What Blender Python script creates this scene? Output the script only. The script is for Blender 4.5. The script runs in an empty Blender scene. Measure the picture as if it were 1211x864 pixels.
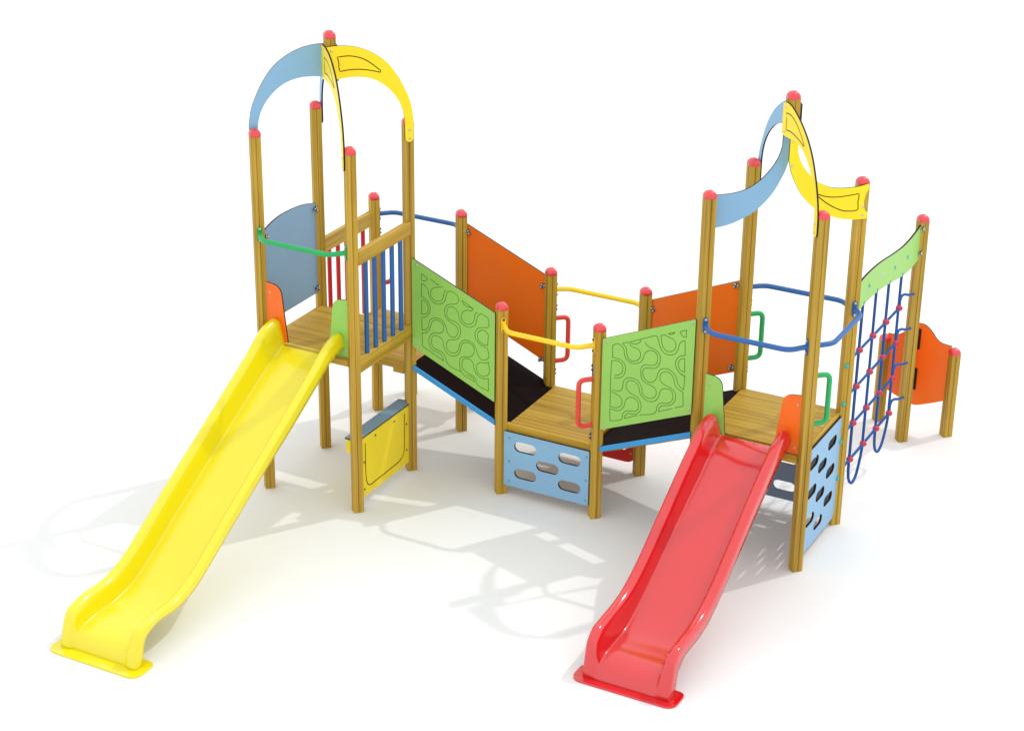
import bpy, bmesh, math
import numpy as np
from mathutils import Vector, Matrix

scene = bpy.context.scene
COL = scene.collection
PI = math.pi

# ------------------------------------------------------------------ materials
def new_mat(name):
    m = bpy.data.materials.new(name); m.use_nodes = True
    nt = m.node_tree
    return m, nt, nt.nodes['Principled BSDF']

def lin(r, g, b):
    f = lambda c: (c/255/12.92) if c/255 <= 0.04045 else ((c/255+0.055)/1.055)**2.4
    return (f(r), f(g), f(b), 1)

def paint(name, col, rough=0.4, spec=0.5, bump=0.0, scale=220, var=0.06, coat=0.0):
    """coloured plastic / laminate / powder coat with a faint mottle and grain"""
    m, nt, b = new_mat(name)
    N = nt.nodes.new; L = nt.links.new
    tc = N('ShaderNodeTexCoord')
    n1 = N('ShaderNodeTexNoise'); n1.inputs['Scale'].default_value = 3.5; n1.inputs['Detail'].default_value = 5
    L(tc.outputs['Object'], n1.inputs['Vector'])
    mx = N('ShaderNodeMix'); mx.data_type = 'RGBA'
    L(n1.outputs['Fac'], mx.inputs['Factor'])
    mx.inputs['A'].default_value = [c*(1-var) for c in col[:3]]+[1]
    mx.inputs['B'].default_value = [min(1, c*(1+var)) for c in col[:3]]+[1]
    L(mx.outputs['Result'], b.inputs['Base Color'])
    n3 = N('ShaderNodeTexNoise'); n3.inputs['Scale'].default_value = 14; n3.inputs['Detail'].default_value = 3
    L(tc.outputs['Object'], n3.inputs['Vector'])
    mr = N('ShaderNodeMapRange'); mr.inputs['To Min'].default_value = rough-0.05; mr.inputs['To Max'].default_value = rough+0.07
    L(n3.outputs['Fac'], mr.inputs['Value']); L(mr.outputs['Result'], b.inputs['Roughness'])
    b.inputs['Specular IOR Level'].default_value = spec
    b.inputs['Coat Weight'].default_value = coat
    b.inputs['Coat Roughness'].default_value = 0.12
    if bump:
        n2 = N('ShaderNodeTexNoise'); n2.inputs['Scale'].default_value = scale; n2.inputs['Detail'].default_value = 2
        L(tc.outputs['Object'], n2.inputs['Vector'])
        bp = N('ShaderNodeBump'); bp.inputs['Strength'].default_value = bump; bp.inputs['Distance'].default_value = 0.002
        L(n2.outputs['Fac'], bp.inputs['Height']); L(bp.outputs['Normal'], b.inputs['Normal'])
    return m

def wood(name, axis, dark, mid, light):
    """impregnated pine: long streaks of grain along one axis, different on each object"""
    m, nt, b = new_mat(name)
    N = nt.nodes.new; L = nt.links.new
    tc = N('ShaderNodeTexCoord'); oi = N('ShaderNodeObjectInfo')
    mul = N('ShaderNodeMath'); mul.operation = 'MULTIPLY'; mul.inputs[1].default_value = 37.0
    L(oi.outputs['Random'], mul.inputs[0])
    add = N('ShaderNodeVectorMath'); add.operation = 'ADD'
    L(tc.outputs['Object'], add.inputs[0]); L(mul.outputs[0], add.inputs[1])
    def streak(across, along, detail, dist):
        mp = N('ShaderNodeMapping'); s = [across]*3; s[axis] = along
        mp.inputs['Scale'].default_value = s
        L(add.outputs[0], mp.inputs['Vector'])
        n = N('ShaderNodeTexNoise'); n.inputs['Scale'].default_value = 1.0
        n.inputs['Detail'].default_value = detail; n.inputs['Distortion'].default_value = dist
        L(mp.outputs[0], n.inputs['Vector'])
        return n
    a = streak(34, 0.5, 3, 0.3); c = streak(190, 1.6, 2, 0.1); k = streak(7, 1.1, 2, 0.5)
    mix = N('ShaderNodeMath'); mix.operation = 'MULTIPLY_ADD'
    L(c.outputs['Fac'], mix.inputs[0]); mix.inputs[1].default_value = 0.3; L(a.outputs['Fac'], mix.inputs[2])
    mix2 = N('ShaderNodeMath'); mix2.operation = 'MULTIPLY_ADD'
    L(k.outputs['Fac'], mix2.inputs[0]); mix2.inputs[1].default_value = 0.35; L(mix.outputs[0], mix2.inputs[2])
    ramp = N('ShaderNodeValToRGB')
    ramp.color_ramp.elements[0].position = 0.62; ramp.color_ramp.elements[0].color = dark
    ramp.color_ramp.elements[1].position = 1.15; ramp.color_ramp.elements[1].color = light
    e = ramp.color_ramp.elements.new(0.88); e.color = mid
    mr = N('ShaderNodeMapRange'); mr.inputs['From Min'].default_value = 0.55; mr.inputs['From Max'].default_value = 1.2
    L(mix2.outputs[0], mr.inputs['Value']); L(mr.outputs['Result'], ramp.inputs['Fac'])
    ramp.color_ramp.elements[0].position = 0.15; ramp.color_ramp.elements[1].position = 0.5; ramp.color_ramp.elements[2].position = 0.95
    ramp.color_ramp.elements[1].color = mid; ramp.color_ramp.elements[2].color = light
    hv = N('ShaderNodeHueSaturation')
    mv = N('ShaderNodeMapRange'); mv.inputs['To Min'].default_value = 0.9; mv.inputs['To Max'].default_value = 1.1
    L(oi.outputs['Random'], mv.inputs['Value']); L(mv.outputs['Result'], hv.inputs['Value'])
    L(ramp.outputs['Color'], hv.inputs['Color'])
    L(hv.outputs['Color'], b.inputs['Base Color'])
    b.inputs['Roughness'].default_value = 0.55
    b.inputs['Specular IOR Level'].default_value = 0.35
    bp = N('ShaderNodeBump'); bp.inputs['Strength'].default_value = 0.12; bp.inputs['Distance'].default_value = 0.002
    L(mix.outputs[0], bp.inputs['Height']); L(bp.outputs['Normal'], b.inputs['Normal'])
    return m

WD, WM, WL = lin(160, 124, 34), lin(186, 149, 48), lin(203, 168, 76)
M = dict(
    wood_z=wood('wood_upright', 2, WD, WM, WL), wood_x=wood('wood_along', 0, WD, WM, WL), wood_y=wood('wood_across', 1, WD, WM, WL),
    yellow_plastic=paint('yellow_plastic', lin(232, 216, 10), 0.2, 0.9, 0.015, 160, 0.02),
    red_plastic=paint('red_plastic', lin(214, 21, 28), 0.13, 1.0, 0.01, 160, 0.03, 0.3),
    cap_red=paint('cap_red', lin(222, 52, 60), 0.3, 0.9, 0.04),
    blue_sheet=paint('light_blue_laminate', lin(132, 176, 210), 0.38, 0.4, 0.05),
    yellow_sheet=paint('yellow_laminate', lin(246, 219, 10), 0.36, 0.4, 0.05),
    green_sheet=paint('green_laminate', lin(146, 199, 90), 0.38, 0.4, 0.05),
    orange_sheet=paint('orange_laminate', lin(243, 109, 18), 0.36, 0.4, 0.05),
    red_sheet=paint('red_laminate', lin(215, 40, 30), 0.36, 0.4, 0.05),
    grey_sheet=paint('slate_laminate', lin(124, 160, 190), 0.36, 0.4, 0.05),
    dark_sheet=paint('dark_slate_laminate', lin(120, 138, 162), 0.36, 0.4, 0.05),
    core=paint('laminate_core', lin(38, 26, 20), 0.6, 0.3),
    groove=paint('engraved_line', lin(62, 112, 36), 0.7, 0.2),
    groove_dark=paint('engraved_dark_line', lin(72, 46, 8), 0.7, 0.2),
    blue_paint=paint('blue_powder_coat', lin(34, 94, 162), 0.35, 0.5, 0.08, 300),
    blue_edge=paint('bright_blue_edge', lin(48, 148, 212), 0.4, 0.4),
    green_paint=paint('green_powder_coat', lin(22, 165, 88), 0.33, 0.5, 0.08, 300),
    red_paint=paint('red_powder_coat', lin(224, 66, 50), 0.33, 0.5, 0.08, 300),
    bar_red=paint('dark_red_powder_coat', lin(200, 34, 40), 0.35, 0.5, 0.08, 300),
    yellow_paint=paint('yellow_powder_coat', lin(250, 205, 20), 0.33, 0.5, 0.08, 300),
    rope=paint('blue_rope', lin(44, 84, 150), 0.8, 0.2, 0.5, 260),
    knot=paint('red_connector', lin(206, 40, 62), 0.4, 0.5),
    teal=paint('teal_bolt_cap', lin(62, 170, 150), 0.4, 0.5),
    antislip=paint('anti_slip_black', lin(20, 7, 8), 0.8, 0.08, 0.4, 400, 0.2),
    dark=paint('dark_bolt', lin(48, 52, 56), 0.4, 0.5),
)
m, nt, b = new_mat('galvanised_steel')
b.inputs['Metallic'].default_value = 0.9; b.inputs['Base Color'].default_value = (0.55, 0.56, 0.58, 1)
nz = nt.nodes.new('ShaderNodeTexNoise'); nz.inputs['Scale'].default_value = 60
mr = nt.nodes.new('ShaderNodeMapRange'); mr.inputs['To Min'].default_value = 0.25; mr.inputs['To Max'].default_value = 0.45
nt.links.new(nz.outputs['Fac'], mr.inputs['Value']); nt.links.new(mr.outputs['Result'], b.inputs['Roughness'])
M['steel'] = m
m, nt, b = new_mat('white_ground')
tc = nt.nodes.new('ShaderNodeTexCoord')
nz = nt.nodes.new('ShaderNodeTexNoise'); nz.inputs['Scale'].default_value = 1.2; nz.inputs['Detail'].default_value = 6
nt.links.new(tc.outputs['Object'], nz.inputs['Vector'])
mx = nt.nodes.new('ShaderNodeMix'); mx.data_type = 'RGBA'
mx.inputs['A'].default_value = (0.80, 0.80, 0.795, 1); mx.inputs['B'].default_value = (0.84, 0.84, 0.835, 1)
nt.links.new(nz.outputs['Fac'], mx.inputs['Factor']); nt.links.new(mx.outputs['Result'], b.inputs['Base Color'])
b.inputs['Roughness'].default_value = 0.85; b.inputs['Specular IOR Level'].default_value = 0.1
M['ground'] = m

# ------------------------------------------------------------------ mesh helpers
class MB:
    def __init__(s): s.v, s.f, s.m, s.sm = [], [], [], []
    def add(s, verts, faces, mi=0, smooth=False):
        o = len(s.v); s.v += [tuple(map(float, p)) for p in verts]
        for f in faces:
            s.f.append([i+o for i in f]); s.m.append(mi); s.sm.append(smooth)
    def box(s, lo, hi, mi=0, bev=0.0):
        (a, b_, c), (d, e, f) = lo, hi
        if bev <= 0:
            v = [(a,b_,c),(d,b_,c),(d,e,c),(a,e,c),(a,b_,f),(d,b_,f),(d,e,f),(a,e,f)]
            s.add(v, [(0,3,2,1),(4,5,6,7),(0,1,5,4),(1,2,6,5),(2,3,7,6),(3,0,4,7)], mi); return
        bm = bmesh.new(); bmesh.ops.create_cube(bm, size=1)
        for q in bm.verts: q.co = Vector(((a+d)/2+q.co.x*(d-a), (b_+e)/2+q.co.y*(e-b_), (c+f)/2+q.co.z*(f-c)))
        bmesh.ops.bevel(bm, geom=bm.edges[:], offset=bev, segments=2, affect='EDGES', profile=0.6)
        s.bm(bm, mi)
    def bm(s, bm, mi=0, smooth=False):
        bm.verts.index_update()
        s.add([q.co for q in bm.verts], [[q.index for q in f.verts] for f in bm.faces], mi, smooth); bm.free()
    def quadbox(s, pts8, mi=0):
        s.add(pts8, [(0,3,2,1),(4,5,6,7),(0,1,5,4),(1,2,6,5),(2,3,7,6),(3,0,4,7)], mi)
    def tube(s, pts, r, mi=0, n=12, closed=False, cap=True):
        P = [Vector(p) for p in pts]; k = len(P)
        T = []
        for i in range(k):
            if closed: t = P[(i+1) % k]-P[i-1]
            else: t = P[min(i+1, k-1)]-P[max(i-1, 0)]
            T.append(t.normalized())
        u = T[0].orthogonal().normalized(); rings = []
        for i in range(k):
            u = (u - T[i]*u.dot(T[i])).normalized(); w = T[i].cross(u)
            rr = r[i] if isinstance(r, (list, tuple)) else r
            rings.append([P[i]+(u*math.cos(2*PI*j/n)+w*math.sin(2*PI*j/n))*rr for j in range(n)])
        v = [q for R_ in rings for q in R_]; f = []
        for i in range(k if closed else k-1):
            a, c = i*n, ((i+1) % k)*n
            if closed and i == k-1:
                best = min(range(n), key=lambda j: (rings[-1][0]-rings[0][j]).length)
            else: best = 0
            for j in range(n): f.append((a+j, a+(j+1) % n, c+(j+1+best) % n, c+(j+best) % n))
        s.add(v, f, mi, True)
        if cap and not closed:
            s.add(rings[0], [list(range(n))[::-1]], mi); s.add(rings[-1], [list(range(n))], mi)
    def lathe(s, prof, origin=(0,0,0), axis=(0,0,1), n=16, mi=0, smooth=True):
        ax = Vector(axis).normalized(); u = ax.orthogonal().normalized(); w = ax.cross(u); o = Vector(origin)
        v = []; f = []
        for (r, h) in prof:
            for j in range(n): v.append(o+ax*h+(u*math.cos(2*PI*j/n)+w*math.sin(2*PI*j/n))*r)
        for i in range(len(prof)-1):
            for j in range(n): f.append((i*n+j, i*n+(j+1) % n, (i+1)*n+(j+1) % n, (i+1)*n+j))
        f.append(list(range(n))[::-1]); f.append([(len(prof)-1)*n+j for j in range(n)])
        s.add(v, f, mi, smooth)
    def sheet(s, outline, holes, o, eu, ev, th, mi_face=0, mi_edge=1, round_=0.0):
        """a board cut from sheet: outline and holes in the (eu, ev) plane, real thickness, dark cut edges"""
        o, eu, ev = Vector(o), Vector(eu).normalized(), Vector(ev).normalized(); n = eu.cross(ev)
        def clean(l, ccw):
            a = sum(l[i][0]*l[(i+1) % len(l)][1]-l[(i+1) % len(l)][0]*l[i][1] for i in range(len(l)))
            return list(l) if (a > 0) == ccw else list(l)[::-1]
        loops = [clean(outline, True)]+[clean(h, False) for h in holes]
        bm = bmesh.new(); es = []; idx = []
        for l in loops:
            vs = [bm.verts.new(o+eu*a+ev*b_+n*th/2) for a, b_ in l]
            for i in range(len(vs)): es.append(bm.edges.new((vs[i], vs[(i+1) % len(vs)])))
            idx.append(len(l))
        bmesh.ops.triangle_fill(bm, use_beauty=True, use_dissolve=False, edges=es, normal=n)
        bm.verts.index_update()
        front = [q.co.copy() for q in bm.verts]; F = []
        for f in bm.faces:
            q = [x.index for x in f.verts]
            if f.normal.dot(n) < 0: q = q[::-1]
            F.append(q)
        bm.free()
        k = len(front)
        s.add(front, F, mi_face)
        s.add([p-n*th for p in front], [q[::-1] for q in F], mi_face)
        st = 0
        for c in idx:
            v = front[st:st+c]; bk = [p-n*th for p in v]
            s.add(v+bk, [(i, i+c, (i+1) % c+c, (i+1) % c) for i in range(c)], mi_edge); st += c
    def mesh(s, name, mats):
        me = bpy.data.meshes.new(name); me.from_pydata(s.v, [], s.f)
        for m_ in mats: me.materials.append(M[m_])
        me.polygons.foreach_set('material_index', s.m); me.polygons.foreach_set('use_smooth', s.sm)
        me.update(); return me

def link(name, me, parent=None, loc=(0,0,0), label=None, rot=0):
    ob = bpy.data.objects.new(name, me); COL.objects.link(ob)
    ob.location = loc; ob.rotation_euler = (0, 0, rot)
    if parent: ob.parent = parent
    if label: ob['label'] = label
    return ob
def build(name, mb, mats, parent=None, loc=(0,0,0), label=None):
    if isinstance(mats, str): mats = [mats]
    return link(name, mb.mesh(name, mats), parent, loc, label)
def copy_of(ob, parent, loc, label=None, rot=None):
    c = ob.copy(); COL.objects.link(c); c.parent = parent; c.location = loc
    if rot is not None: c.rotation_euler = rot
    if 'label' in c: del c['label']
    if label: c['label'] = label
    return c

def catmull(pts, n=6, closed=False):
    P = [np.array(p, float) for p in pts]; k = len(P); out = []
    for i in range(k if closed else k-1):
        p1, p2 = P[i], P[(i+1) % k]
        p0 = P[i-1] if (closed or i > 0) else 2*p1-p2
        p3 = P[(i+2) % k] if (closed or i+2 < k) else 2*p2-p1
        # centripetal-ish: scale tangents by local spacing to avoid overshoot
        d1 = np.linalg.norm(p2-p1)+1e-9; d0 = np.linalg.norm(p1-p0)+1e-9; d2 = np.linalg.norm(p3-p2)+1e-9
        m1 = ((p1-p0)/d0*d1+(p2-p1)*d0/d1)/(d0+d1)*d1 if True else 0
        m1 = d1*((p2-p1)/d1*d0+(p1-p0)/d0*d1)/(d0+d1)
        m2 = d1*((p3-p2)/d2*d1+(p2-p1)/d1*d2)/(d1+d2)
        for t in np.linspace(0, 1, n, endpoint=False):
            h = (2*t**3-3*t**2+1)*p1+(t**3-2*t**2+t)*m1+(-2*t**3+3*t**2)*p2+(t**3-t**2)*m2
            out.append(tuple(h))
    if not closed: out.append(tuple(P[-1]))
    return out
def fillet(pts, r, n=6):
    """round the inner corners of a 3-D polyline"""
    P = [Vector(p) for p in pts]; out = [P[0]]
    for i in range(1, len(P)-1):
        a = (P[i-1]-P[i]); c = (P[i+1]-P[i]); d = min(r, a.length*0.49, c.length*0.49)
        A, C = P[i]+a.normalized()*d, P[i]+c.normalized()*d
        for t in np.linspace(0, 1, n): out.append(A*(1-t)**2+P[i]*2*t*(1-t)+C*t*t)
    out.append(P[-1]); return out
def round_poly(pts, r, n=5):
    """round 2-D polygon corners; r may be a list"""
    k = len(pts); out = []
    for i in range(k):
        rr = r[i] if isinstance(r, (list, tuple)) else r
        p = Vector(pts[i]); a = Vector(pts[i-1])-p; c = Vector(pts[(i+1) % k])-p
        d = min(rr, a.length*0.49, c.length*0.49)
        if d < 1e-4: out.append(tuple(p)); continue
        A, C = p+a.normalized()*d, p+c.normalized()*d
        for t in np.linspace(0, 1, n): out.append(tuple(A*(1-t)**2+p*2*t*(1-t)+C*t*t))
    return out
def stadium(cx, cy, w, h, n=8):
    r = h/2; out = []
    for j in range(n+1):
        a = -PI/2+PI*j/n; out.append((cx+w/2-r+r*math.cos(a), cy+r*math.sin(a)))
    for j in range(n+1):
        a = PI/2+PI*j/n; out.append((cx-w/2+r+r*math.cos(a), cy+r*math.sin(a)))
    return out

# ------------------------------------------------------------------ setting
mb = MB(); mb.add([(-400,-400,0),(400,-400,0),(400,400,0),(-400,400,0)], [(0,1,2,3)])
g = build('ground', mb, 'ground'); g['kind'] = 'structure'

ROOT = bpy.data.objects.new('playground_set', None); COL.objects.link(ROOT)
ROOT['label'] = 'wooden climbing playground with two towers, yellow slide, red slide, ramps and blue rope net'
ROOT['category'] = 'playground'

X4, X5, Y1, Y2 = 3.991, 5.0066, 0.985, 1.98
XH, XI = 1.9939, 2.9965
H1, H2, HE, HL, HR, HS = 3.535, 3.359, 2.329, 1.917, 2.38, 0.917
S2 = math.sqrt(0.5)

# ------------------------------------------------------------------ posts and caps
def post_mesh(h, name='post'):
    # square timber set corner-on to the platforms, a routed groove down the middle of every face
    R0, e, gw, gd = 0.0695, 0.0045, 0.0048, 0.008
    prof = []
    for q in range(4):
        R_ = Matrix.Rotation(q*PI/2, 2)
        mid = Vector((R0/2, R0/2)); t = Vector((-S2, S2)); nn = Vector((S2, S2))
        base = [(R0-e, -e*0.55), (R0-e*0.55, 0), (R0-e, e*0.55), tuple(mid-t*gw), tuple(mid-t*gw*0.6-nn*gd), tuple(mid+t*gw*0.6-nn*gd), tuple(mid+t*gw)]
        prof += [tuple(R_ @ Vector(p)) for p in base]
    n = len(prof); m_ = MB(); bv = 0.006
    v = [(x, y, 0) for x, y in prof]+[(x, y, h) for x, y in prof]
    m_.add(v, [(i, (i+1) % n, (i+1) % n+n, i+n) for i in range(n)]+[list(range(n))[::-1], list(range(n, 2*n))])
    return m_.mesh(name, ['wood_z'])
mb = MB()
oct_ = [(0.0735*math.cos(j*PI/2), 0.0735*math.sin(j*PI/2)) for j in range(4)]
def ring(sc, z): return [(x*sc, y*sc, z) for x, y in round_poly(oct_, 0.030, 5)]
rs = [ring(0.96, -0.012), ring(1.0, -0.010), ring(1.03, 0.006), ring(1.0, 0.018), ring(0.88, 0.031), ring(0.68, 0.0435), ring(0.46, 0.0515), ring(0.22, 0.0555), ring(0.06, 0.056)]
n_ = len(rs[0]); vv = [p for r in rs for p in r]
ff = [(i*n_+j, i*n_+(j+1) % n_, (i+1)*n_+(j+1) % n_, (i+1)*n_+j) for i in range(len(rs)-1) for j in range(n_)]
mb.add(vv, ff, 0, True); mb.add(rs[-1], [list(range(n_))], 0, True); mb.add(rs[0], [list(range(n_))[::-1]])
CAP = mb.mesh('cap', ['cap_red'])
PM = {}
def post(x, y, h, z0=0.0, label=None, cap=True):
    key = round(h-z0, 4)
    if key not in PM: PM[key] = post_mesh(h-z0)
    p = link('post', PM[key], ROOT, (x, y, z0), label)
    if cap: link('cap', CAP, p, (0, 0, h-z0))
    return p
P = dict(A=(0,0), B=(0,Y1), C=(1,0), D=(1,Y1), E=(0,Y2), F=(1,Y2), H=(XH,Y1), K=(XH,Y2), I=(XI,Y1), L=(XI,Y2),
         M=(X4,Y1), N=(X5,Y1), P=(X4,Y2), Q=(X5,Y2), R=(5.0144,3.963), S=(5.377,4.3012), T=(4.655,4.3012))
for k, h in dict(A=H1,B=H1,C=H1,D=H1,M=H2,N=H2,P=H2,Q=H2,E=HE,F=HE,H=HL,K=HL,I=HL,L=HL,R=HR,S=HS,T=HS).items():
    post(*P[k], h)
C1 = (0.5, Y1/2); C2 = ((X4+X5)/2, (Y1+Y2)/2)
post(*C1, 4.386, 4.01, 'short centre post crowning the arches of the left tower')
post(*C2, 4.180, 3.85, 'short centre post crowning the arches of the right tower')
for x in (0.106, 0.9): post(x, 2.495, 0.58, 0, cap=False)

SCREWS = {}
def screw_on(par, p, n, r=0.008, mat='steel'):
    """one round-headed screw, its own object, head along n"""
    if (r, mat) not in SCREWS:
        k = MB(); k.lathe([(r*1.5, 0), (r*1.45, 0.0015), (r, 0.002), (r, 0.006), (r*0.7, 0.008)], (0,0,0), (0,0,1), 12)
        SCREWS[(r, mat)] = k.mesh('screw', [mat])
    ob = link('screw', SCREWS[(r, mat)], par, tuple(p))
    ob.rotation_euler = Vector(n).to_track_quat('Z', 'Y').to_euler()
    return ob

# ------------------------------------------------------------------ roof arches (boards in the diagonals)
TH = 0.016
arch1 = catmull([(-0.05,4.305),(0.03,4.311),(0.12,4.309),(0.22,4.293),(0.31,4.262),(0.41,4.207),(0.5,4.135),(0.59,4.02),(0.663,3.885),(0.716,3.75),(0.741,3.608)], 5) \
      + [(0.742,3.5),(0.742,3.415),(0.735,3.39),(0.72,3.377),(0.702,3.373),(0.684,3.377),(0.67,3.39),(0.664,3.415)] \
      + catmull([(0.662,3.55),(0.655,3.63),(0.63,3.72),(0.589,3.80),(0.52,3.885),(0.447,3.947),(0.36,3.992),(0.269,4.014),(0.15,4.018),(0.04,4.005),(-0.05,3.99)], 5)
arch2 = catmull([(-0.05,4.125),(0.02,4.142),(0.083,4.139),(0.18,4.11),(0.269,4.068),(0.35,4.02),(0.42,3.97),(0.534,3.855),(0.609,3.74),(0.67,3.61),(0.716,3.48),(0.738,3.36),(0.744,3.23)], 5) \
      + [(0.738,3.2),(0.722,3.188),(0.70,3.19),(0.682,3.205),(0.674,3.24)] \
      + catmull([(0.676,3.32),(0.672,3.43),(0.64,3.56),(0.582,3.663),(0.5,3.75),(0.4,3.820),(0.29,3.855),(0.16,3.856),(0.04,3.85)], 5)+[(-0.03,3.846),(-0.048,3.86),(-0.05,3.98)]
dip2 = [(-0.03,3.852),(0.045,3.848)]+catmull([(0.046,3.73),(0.068,3.655),(0.11,3.575),(0.166,3.506),(0.23,3.444),(0.303,3.397),(0.37,3.368),(0.445,3.352),(0.565,3.345),(0.66,3.352),(0.735,3.368)], 5) \
     + [(0.75,3.35),(0.74,3.31)]+catmull([(0.722,3.28),(0.708,3.205),(0.72,3.13)], 4)+[(0.748,3.10),(0.752,3.06),(0.735,3.045)] \
     + catmull([(0.62,3.048),(0.53,3.06),(0.455,3.08),(0.38,3.108),(0.287,3.152),(0.2,3.22),(0.116,3.312),(0.05,3.42),(0.0,3.53),(-0.03,3.643)], 5)
gr1 = catmull([(0.055,4.212),(0.167,4.214),(0.291,4.178),(0.378,4.118),(0.445,4.060)], 5)+catmull([(0.442,4.045),(0.378,4.063),(0.271,4.084),(0.164,4.088),(0.075,4.078)], 5)+[(0.066,4.11),(0.066,4.16)]
gr2 = catmull([(0.02,4.055),(0.11,4.058),(0.218,4.024),(0.32,3.955),(0.40,3.882)], 5)+catmull([(0.39,3.874),(0.3,3.898),(0.2,3.913),(0.11,3.918),(0.035,3.908)], 5)+[(0.03,3.94),(0.03,4.0)]
gr3 = catmull([(0.25,3.318),(0.33,3.288),(0.43,3.272),(0.55,3.275),(0.645,3.284)], 5)+[(0.655,3.27)]+catmull([(0.648,3.21),(0.655,3.145)], 4)+[(0.645,3.132)]+catmull([(0.60,3.128),(0.52,3.138),(0.431,3.175),(0.34,3.232),(0.25,3.305)], 5)

def diag_board(name, centre, corner, off, outline, mat, groove, label):
    d = Vector((corner[0]-centre[0], corner[1]-centre[1], 0)).normalized()
    n = Vector((d.y, -d.x, 0))
    if n.x*off[0]+n.y*off[1] < 0: n = -n
    o = Vector((centre[0], centre[1], 0))+n*(0.049+TH/2)
    m_ = MB(); m_.sheet(outline, [], o, d, (0,0,1), TH)
    ob = build(name, m_, [mat, 'core'], ROOT, label=label)
    # the engraved line on both faces
    if groove:
        for sgn in (1, -1):
            g_ = MB(); g_.tube([o+d*u+Vector((0,0,z))+n*sgn*(TH/2-0.0035) for u, z in groove], 0.006, n=8, closed=True)
            build('engraved_line', g_, 'groove_dark', ob)
    far = [(0.703, min(q[1] for q in outline if q[0] > 0.68)+dz) for dz in (0.035, 0.115)]
    zs = [q[1] for q in outline if q[0] < 0.0]
    for u, z in far+[(0.0, max(zs)-0.04), (0.0, min(zs)+0.04)]:
        screw_on(ob, o+d*u+Vector((0,0,z))+n*(TH/2-0.0005), n)
    return ob
diag_board('roof_arch', C1, P['A'], (-1,1), arch1, 'blue_sheet', None, 'light blue arch over the left tower, towards the slide')
diag_board('roof_arch', C1, P['B'], (1,1), arch1, 'blue_sheet', None, 'light blue arch over the left tower, seen edge on at the back')
diag_board('roof_arch', C1, P['D'], (1,-1), arch1, 'yellow_sheet', gr1, 'yellow arch over the left tower, seen broadside')
diag_board('roof_arch', C1, P['C'], (-1,-1), arch1, 'yellow_sheet', gr1, 'yellow arch over the left tower, seen nearly edge on in front')
diag_board('roof_arch', C2, P['M'], (-1,1), dip2, 'blue_sheet', None, 'light blue sagging board over the right tower')
diag_board('roof_arch', C2, P['P'], (1,1), arch2, 'blue_sheet', None, 'light blue arch over the right tower')
diag_board('roof_arch', C2, P['Q'], (1,-1), dip2, 'yellow_sheet', gr3, 'yellow sagging board over the right tower')
diag_board('roof_arch', C2, P['N'], (-1,-1), arch2, 'yellow_sheet', gr2, 'yellow arch over the right tower')

# ------------------------------------------------------------------ decks
def deck(x0, x1, y0, y1, z, n, label):
    m_ = MB(); w = (y1-y0)/n; t = 0.035
    for i in range(n):
        m_.box((x0, y0+i*w+0.0016, z-t), (x1, y0+(i+1)*w-0.0016, z-0.0006*(i % 3)), 0, 0.003)
    return build('deck', m_, 'wood_x', ROOT, label=label)
def beam(par, lo, hi, ax): 
    m_ = MB(); m_.box(lo, hi, 0, 0.004); return build('deck_beam', m_, 'wood_'+ax, par)
d1 = deck(0.03, 0.985, 0.025, 0.955, 1.55, 7, 'high deck of the left tower')
beam(d1, (0.05,-0.032,1.485), (0.95,0.018,1.552), 'x'); beam(d1, (0.05,0.96,1.41), (0.95,1.0,1.512), 'x')
beam(d1, (0.988,0.044,1.415), (1.040,0.958,1.557), 'y'); beam(d1, (-0.040,0.044,1.415), (0.012,0.941,1.514), 'y')
d2 = deck(0.03, 1.03, 1.035, 1.93, 1.15, 7, 'lower back deck of the left tower')
beam(d2, (0.05,0.990,1.045), (0.95,1.032,1.152), 'x'); beam(d2, (0.05,1.933,1.03), (0.95,1.985,1.147), 'x')
beam(d2, (-0.03,1.034,1.03), (0.02,1.931,1.113), 'y'); beam(d2, (0.975,1.034,1.02), (1.02,1.931,1.113), 'y')
beam(d2, (0.80,0.993,1.0), (0.92,1.029,1.043), 'x')
d3 = deck(2.07, 2.93, 1.033, 1.932, 0.745, 7, 'low middle deck between the two ramps')
beam(d3, (2.045,0.990,0.655), (2.946,1.030,0.747), 'x'); beam(d3, (2.045,1.935,0.655), (2.946,1.975,0.742), 'x')
d4 = deck(4.02, 4.975, 1.02, 1.945, 1.165, 7, 'deck of the right tower')
beam(d4, (4.042,0.950,1.06), (4.956,1.0,1.135), 'x'); beam(d4, (4.042,1.950,1.06), (4.956,1.99,1.160), 'x')
beam(d4, (4.975,1.036,1.04), (5.0,1.929,1.160), 'y'); beam(d4, (3.97,1.036,1.02), (4.015,1.929,1.128), 'y')

# step behind the back deck
m_ = MB(); m_.box((0.04,2.21,0.50), (0.965,2.55,0.545), 0, 0.004); m_.box((0.06,2.235,0.40), (0.945,2.275,0.498), 0, 0.004)
build('step', m_, 'wood_x', ROOT)
for x in (0.045, 0.915):
    m_ = MB(); m_.quadbox([(x,2.0,0.94),(x+0.045,2.0,0.94),(x+0.045,2.45,0.40),(x,2.45,0.40),(x,2.0,1.08),(x+0.045,2.0,1.08),(x+0.045,2.45,0.545),(x,2.45,0.545)])
    build('step_stringer', m_, 'wood_y', ROOT)

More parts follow.
